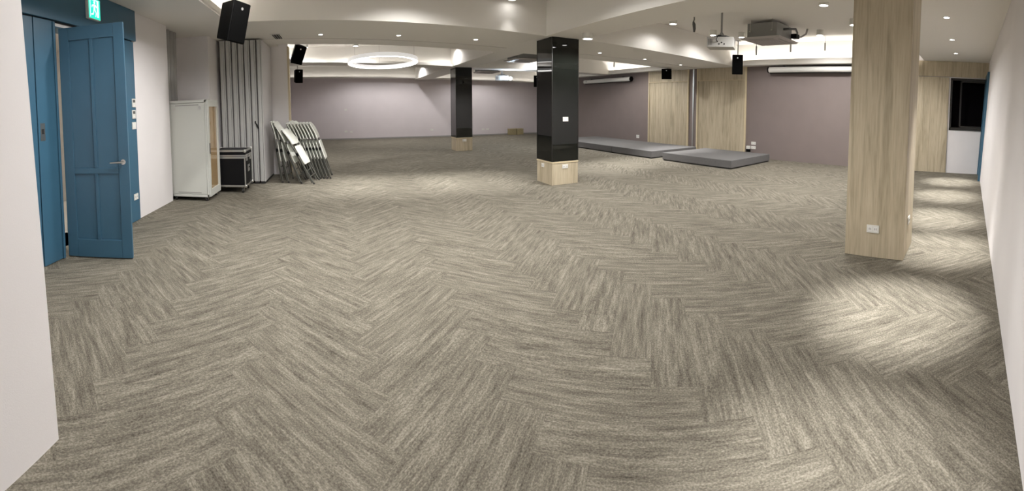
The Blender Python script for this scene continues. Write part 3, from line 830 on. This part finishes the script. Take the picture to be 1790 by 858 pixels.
MB().box(.201, .21, -.6, .6, -.1, 1.5).build('night_backing', 'night', wd)

t = thing('wood_panel_wall', 'oak cladding left of the dark window', 'panel', (XR, 1.0, 0))
for (a, b_) in ((.60, 1.06), (1.062, 1.55)):
    MB().box(-.03, -.001, a-1.0, b_-1.0, .006, 2.48).build('wood_panel', 'wood_v', t)
hdp = tag(MB().box(XR-.04, XR-.001, -.42, 1.55, 2.50, 2.895).build('wood_header', 'wood_v'), 'oak header band above the dark window', 'panel')

d4 = tag(thing('door_4', 'blue door frame edge seen end-on beside the dark window', None, (9.9, YN-.02, 0)), kind='structure')
def leanbox(x0, x1, t0, t1, z0, z1, name, m):
    k = .17/3.6
    MB().hexa([(x0, t0-k*z0, z0),(x1, t0-k*z0, z0),(x1, t1-k*z0, z0),(x0, t1-k*z0, z0)], [(x0, t0-k*z1, z1),(x1, t0-k*z1, z1),(x1, t1-k*z1, z1),(x0, t1-k*z1, z1)]).build(name, m, d4)
leanbox(.45, .58, .021, .075, 0.004, 2.55, 'jamb', 'blue')
leanbox(-.55, -.42, .021, .075, 0.004, 2.55, 'jamb', 'blue')
leanbox(-.42, .45, .021, .075, 2.43, 2.55, 'head', 'blue')
leanbox(-.42, .45, .021, .045, 0.01, 2.43, 'leaf', 'blue')

# ================================================================ CEILING LAMPS
def spot_light(parent, loc, watts, angle, blend, size):
    l = bpy.data.lights.new('bulb', 'SPOT'); l.energy = watts; l.color = LAMP
    l.spot_size = R(angle); l.spot_blend = blend; l.shadow_soft_size = size
    o = bpy.data.objects.new('bulb', l); COL.objects.link(o); o.parent = parent; o.location = loc
    return o
def recessed(x, y, z, label, watts=SPOT_W, angle=62, group='recessed spotlights'):
    t = thing('recessed_spotlight', label, 'spotlight', (x, y, z), group=group)
    mb = MB(); mb.lathe([(.040,-.001),(.058,-.001),(.056,-.006),(.042,-.010)], 20, closed=True); mb.build('trim_ring', 'plastic', t, smooth=True)
    mb = MB(); mb.lathe([(.001,-.007),(.038,-.007),(.038,-.001),(.001,-.001)], 20); mb.build('lens', 'lamp_on', t)
    spot_light(t, (0, 0, -.02), watts, angle, 1.0, .03)
def can(x, y, z, label, watts=CAN_W, r=.085, h=.13, angle=158):
    t = thing('downlight', label, 'downlight', (x, y, z), group='surface-mounted downlights')
    mb = MB(); mb.lathe([(.001,-.0005),(r,-.0005),(r,-h),(r-.012,-h),(r-.012,-h+.012),(.001,-h+.012)], 24); mb.build('housing', 'plastic', t, smooth=True)
    mb = MB(); mb.lathe([(.001,-h+.004),(r-.014,-h+.004),(r-.014,-h+.011),(.001,-h+.011)], 24); mb.build('diffuser', 'lamp_on', t)
    spot_light(t, (0, 0, -h-.01), watts, angle, .45, .06)
recessed(-.27, 7.70, zs(-.27), 'recessed spotlight in the left cross beam above the folded chairs')
recessed(1.20, 7.60, zs(1.2), 'recessed spotlight in the middle of the left cross beam')
recessed(2.70, 7.50, zs(2.7), 'recessed spotlight in the left cross beam nearest the black column')
recessed(5.87, 7.72, ZS, 'recessed spotlight in the right cross beam nearest the black column')
recessed(7.51, 7.88, ZS, 'recessed spotlight in the middle of the right cross beam')
recessed(9.17, 8.06, ZS, 'recessed spotlight in the right cross beam nearest the wood doors')
for x, y, lab in ((1.5, .46, 'first recessed spotlight of the passage, nearest the viewer'), (2.96, .50, 'second recessed spotlight of the passage, before the oak column'),
                  (4.5, .30, 'recessed spotlight of the passage beside the oak column'), (5.79, .41, 'nearest spotlight of three in the passage beyond the oak column'),
                  (7.47, .41, 'middle spotlight of three in the passage beyond the oak column'), (9.08, .40, 'farthest spotlight of three in the passage beyond the oak column')):
    recessed(x, y, 2.90, lab, SPOT_W * (1.1 if x < 2 else 2.2), 31)
# near-right tray
for x, y, pw_, lab in ((6.55, 6.0, .2, 'downlight in the right tray close to the cross beam'), (8.15, 6.1, .2, 'downlight in the right tray behind the projector'),
                  (8.72, 5.62, 0.6, 'downlight between projector and air conditioner'), (6.2, 3.3, 1.5, 'downlight at the top edge over the air conditioner'),
                  (6.5, 2.55, 1.3, 'half-hidden downlight at the top edge left of the oak column'), (9.05, 3.62, 1.1, 'downlight right of the air conditioner'),
                  (8.1, 2.5, 1.3, 'downlight beside the oak column edge'),
                  # near-left tray
                  (2.92, 6.28, .10, 'downlight at the top edge left of the near black column'), (1.05, 5.6, .55, 'downlight overhead in the left tray near the cross beam'),
                  (-.75, 4.5, 1.5, 'downlight overhead in the left tray near the blue door'), (.8, 3.8, 1.8, 'downlight overhead in the middle of the left tray'),
                  (2.3, 3.9, 1.0, 'downlight overhead beside the long beam'), (-.5, 2.6, 1.1, 'downlight overhead close to the viewer'),
                  # far-left tray
                  (.60, 11.9, 0.7, 'downlight behind the left side of the ring lamp'), (3.45, 11.9, 0.35, 'downlight beside the white beam face right of the ring lamp'),
                  (-.88, 11.9, 0.6, 'small downlight beside the tilted speaker in the far left'), (1.3, 16.9, 1.15, 'downlight in the farthest left tray'), (3.3, 17.0, 1.0, 'downlight washing the beam face in the farthest left tray'),
                  # far-right tray
                  (6.9, 12.2, 0.6, 'downlight just left of the near black column in the far right tray'), (8.4, 10.6, 2.0, 'downlight in the far right tray'), (6.6, 16.9, 1.5, 'downlight in the farthest right tray')):
    can(x, y, ZC, lab, CAN_W * pw_, angle=60 if y == 6.28 else 158)
can(4.14, 5.80, ZS, 'large downlight under the beam beside the near black column', r=.095, h=.10)

# ring lamp
t = thing('ring_lamp', 'large glowing white ring lamp hung tilted over the far left floor', 'lamp', (1.29, 11.05, 2.70))
t.rotation_euler.x = R(-4.4)
ro, ri, hh = .96, .865, .10
mb = MB(); mb.lathe([(ro, 0),(ro, hh),(ri, hh),(ri, .035),(ri+.004,.035),(ri+.004,hh-.004),(ro-.004,hh-.004),(ro-.004,0)], 72, closed=True); mb.build('housing', 'ring_side', t, smooth=True)
mb = MB(); mb.lathe([(ri, 0),(ro-.006, 0),(ro-.006, .03),(ri, .03)], 72, closed=True); mb.build('diffuser', 'ring_on', t)
for k in range(3):
    a = R(90 + 120*k)
    p = Vector((.91*math.cos(a), .91*math.sin(a), hh))
    dz = ZC - 2.70 - .005
    top = Vector((p.x, p.y*math.cos(R(4.4)), 0)); 
    q = Matrix.Rotation(R(4.4), 3, 'X') @ Vector((p.x, (Matrix.Rotation(R(-4.4), 3, 'X') @ p).y, dz))
    MB().tube([p, q], .003, 6).build('cable', 'pipe', t)

# speakers
def speaker(label, loc, rz, tilt, h, w_, dep, zc, roll=0.0):
    """loc: centre of the box; rz: direction the front faces; tilt: degrees the front looks down"""
    t = thing('loudspeaker', label, 'speaker', loc, group='hanging loudspeakers')
    Rm = Matrix.Rotation(rz, 3, 'Z') @ Matrix.Rotation(R(tilt), 3, 'X') @ Matrix.Rotation(R(roll), 3, 'Y')
    def put(mb, name, m, **k):
        mb.v = [tuple(Rm @ Vector(p)) for p in mb.v]; return mb.build(name, m, t, **k)
    # front faces local -y; tapered cabinet
    a, b_ = w_/2, w_/2*.62
    cab = MB().hexa([(-a,-dep*.45,-h/2),(a,-dep*.45,-h/2),(b_,dep*.5,-h/2+.03),(-b_,dep*.5,-h/2+.03)], [(-a,-dep*.45,h/2),(a,-dep*.45,h/2),(b_,dep*.5,h/2-.03),(-b_,dep*.5,h/2-.03)])
    put(cab, 'cabinet', 'black', bevel=.012)
    put(MB().box(-a+.008, a-.008, -dep*.5, -dep*.45-.001, -h/2+.01, h/2-.01), 'grille', 'grille', bevel=.012)
    bd = MB(); bd.tube([(0, -dep*.5-.004, h*.33), (0, -dep*.5-.0005, h*.33)], .018, 12); put(bd, 'badge', 'logo')
    br = MB()
    pa = Rm @ Vector((0, dep*.15, h/2-.01))
    br.tube([tuple(pa), (pa.x, pa.y, pa.z+.06), (pa.x, pa.y, zc-loc[2]-.001)], .014, 8)
    br.box(pa.x-.06, pa.x+.06, pa.y-.06, pa.y+.06, zc-loc[2]-.012, zc-loc[2]-.001)
    br.build('bracket', 'pipe', t)
speaker('large black loudspeaker hanging above the rack cabinet', (-1.32, 5.13, 2.655), R(58), 12, .52, .30, .30, ZC, 5)
speaker('tilted black loudspeaker hanging beyond the wood edge strip', (-.93, 9.96, 2.86), R(20), 25, .47, .30, .28, ZC, 12)
speaker('black loudspeaker farthest back at the lilac wall left end', (-1.41, 14.94, 2.71), R(30), 5, .50, .30, .28, ZC)
speaker('black loudspeaker above the left wood door', (9.72, 9.12, 2.565), R(-60), 6, .34, .34, .26, ZS-.001)
speaker('upright black loudspeaker above the right wood door', (9.72, 6.38, 2.73), R(-58), 2, .56, .31, .28, ZC)
speaker('black loudspeaker half hidden behind the near black column', (9.25, 17.12, 2.66), R(-28), 5, .55, .30, .28, ZC)

# projectors
def projector(label, loc, rz, zc, lit=False, s=1.0):
    t = thing('projector', label, 'projector', loc, rz)
    hx, hy, h = .26*s, .20*s, .20*s
    MB().box(-hx, hx, -hy, hy, 0, h).build('body', 'proj_grey', t, bevel=.012)
    for k in range(5):
        MB().box(-hx+.03+k*.016, -hx+.038+k*.016, -hy-.002, -hy+.001, .04, h-.04).build('vent_slot', 'proj_dark', t)
    if lit:
        MB().box(-hx*.35, hx*.9, -hy-.004, -hy-.0005, .03, h-.03).build('lit_grille', 'proj_blue', t)
        ln = MB(); ln.tube([(hx+.07, -hy-.02, h*.4), (hx+.07, -hy+.1, h*.4)], .06, 16); ln.build('lens', 'lens_on', t, smooth=True)
        ln = MB(); ln.box(hx+.001, hx+.13, -hy+.101, -hy+.2, h*.1, h*.7); ln.build('lens_mount', 'proj_dark', t)
        l = bpy.data.lights.new('glow', 'POINT'); l.energy = 22; l.color = (.75, .86, 1.0); l.shadow_soft_size = .05
        o = bpy.data.objects.new('glow', l); COL.objects.link(o); o.parent = t; o.location = (hx+.10, -hy-.45, h*.4)
    else:
        for q in range(3):
            MB().tube([(-.02+q*.05, -hy-.006, .06+.03*(q % 2)), (-.02+q*.05, -hy+.001, .06+.03*(q % 2))], .014, 10).build('port', 'black', t)
        MB().tube([(-.05, -hy-.004, .10), (-.07, -hy-.06, .14), (-.03, -hy-.05, h+.02), (0, -.05, h+.05)], .008, 6).build('cable', 'black', t, smooth=True)
        ln = MB(); ln.tube([(.08, hy-.001, h*.5), (.08, hy+.05, h*.5)], .05, 18); ln.build('lens', 'black', t, smooth=True)
    m_ = MB().box(-.10, .10, -.10, .10, h+.03, h+.04)
    for sx in (-1, 1):
        for sy in (-1, 1): m_.tube([(sx*.09, sy*.09, h-.004), (sx*.09, sy*.09, h+.032)], .008, 6).tube([(sx*.09, sy*.09, h+.035), (sx*.17, sy*.13, h+.01)], .009, 6)
    m_.build('mount_frame', 'proj_dark', t)
    c = MB(); c.lathe([(.06,0),(.05,.03),(.025,.07),(.02,.075)], 14, (0,0,h+.041)); c.build('mount_cone', 'pipe', t, smooth=True)
    MB().tube([(0,0,h+.11), (0,0,zc-loc[2]-.001)], .020, 12).build('pole', 'pipe', t, smooth=True)
    MB().box(-.07, .07, -.07, .07, zc-loc[2]-.013, zc-loc[2]-.002).build('ceiling_plate', 'pipe', t)
projector('grey projector on a ceiling pole left of the air conditioner', (6.50, 4.66, 2.655), R(-62), ZC)
projector('lit projector with a bright lens far back above the lilac wall', (6.05, 13.95, 2.42), R(-22), ZC, True, .95)

# air conditioners
def aircon(label, loc, body=True, side=.95, dirt=True):
    t = thing('air_conditioner', label, 'air conditioner', loc)
    h = side/2
    MB().hexa([(-h+.05,-h+.05,-.03),(h-.05,-h+.05,-.03),(h-.05,h-.05,-.03),(-h+.05,h-.05,-.03)], [(-h,-h,.012),(h,-h,.012),(h,h,.012),(-h,h,.012)]).build('panel', 'ac_panel', t, bevel=.006)
    gr = MB().box(-.27, .27, -.27, .27, -.038, -.031).build('intake_grille', 'ac_panel', t)
    for k in range(9):
        MB().box(-.25, .25, -.24+k*.06, -.228+k*.06, -.041, -.0385).build('slat', 'pipe', gr)
    for k in range(4):
        a = k*math.pi/2
        mb = MB().box(-.30, .30, h-.14, h-.08, -.036, -.0305, Matrix.Rotation(a, 3, 'Z'), (0, 0, 0)); mb.build('louvre', 'pipe', t)
    zt = ZC - loc[2]
    b_ = .37
    ht = min(.33, zt-.02)
    MB().box(-b_, b_, -b_, b_, .014, ht).build('body', 'ac', t, bevel=.01)
    MB().box(-b_-.02, b_+.02, -b_-.02, b_+.02, .0125, .03).build('gasket', 'black', t)
    for sx in (-1, 1):
        for sy in (-1, 1):
            MB().tube([(sx*(b_+.03), sy*(b_-.1), .15), (sx*(b_+.03), sy*(b_-.1), zt-.001)], .006, 6).build('hanger_rod', 'steel', t)
            MB().box(*(sorted((sx*b_, sx*(b_+.05)))), sy*(b_-.1)-.02, sy*(b_-.1)+.02, .14, .155).build('hanger_tab', 'steel', t)
    MB().tube([(-.05, -b_-.001, .22), (-.05, -b_-.12, .22), (.15, -b_-.2, .25), (.35, -b_-.15, .2)], .025, 8).build('drain_pipe', 'proj_dark', t, smooth=True)
    MB().box(.28, .45, -b_-.16, -b_-.02, .08, .18).build('terminal_box', 'black', t, bevel=.006)
    MB().tube([(.45, -b_-.1, .12), (.6, -b_-.14, .16), (.78, -b_-.18, .26), (.84, -b_-.18, zt-.001)], .022, 8).build('flexible_duct', 'pipe', t, smooth=True)
aircon('exposed grey cassette air conditioner hanging near the oak column', (8.02, 4.42, 3.03), side=1.0)
aircon('cassette air conditioner in the far right tray beside the near black column', (5.62, 11.3, 2.90), side=.95)
aircon('dim cassette air conditioner farthest back above the lit projector', (6.0, 15.4, 2.86), side=.9)

# short rods and loose cables under the trays
for x, y, z0, z1, lab in ((9.72, 5.77, 2.98, ZC, 'left of three short grey rods hanging before the right cove'), (9.90, 4.80, 3.05, ZC, 'middle of three short grey rods hanging before the right cove'),
                          (9.89, 3.80, 3.06, ZC, 'right of three short grey rods hanging before the right cove'), (9.98, 12.2, 3.0, ZC, 'short grey rod hanging before the far right cove')):
    t = thing('hanging_rod', lab, 'rod', (x, y, z0), group='short ceiling rods')
    MB().tube([(0,0,0), (0,0,(z1-z0)*.55)], .022, 10).build('sleeve', 'pipe', t)
    MB().tube([(0,0,(z1-z0)*.55), (0,0,z1-z0-.001)], .007, 8).build('wire', 'pipe', t)
t = thing('cable_drop', 'loose dark cable bundle hanging from the ceiling left of the projector', 'cable', (6.55, 5.41, 3.06))
MB().tube([(0,0,ZC-3.061), (.01,0,.26), (-.01,.01,.20)], .012, 8).build('upper_cord', 'proj_dark', t, smooth=True)
c = MB(); c.tube([(-.01,.01,.21), (0,0,.16), (.015,0,.06), (.01,0,0)], [.018,.034,.030,.02], 10); c.build('coiled_end', 'proj_dark', t, smooth=True)
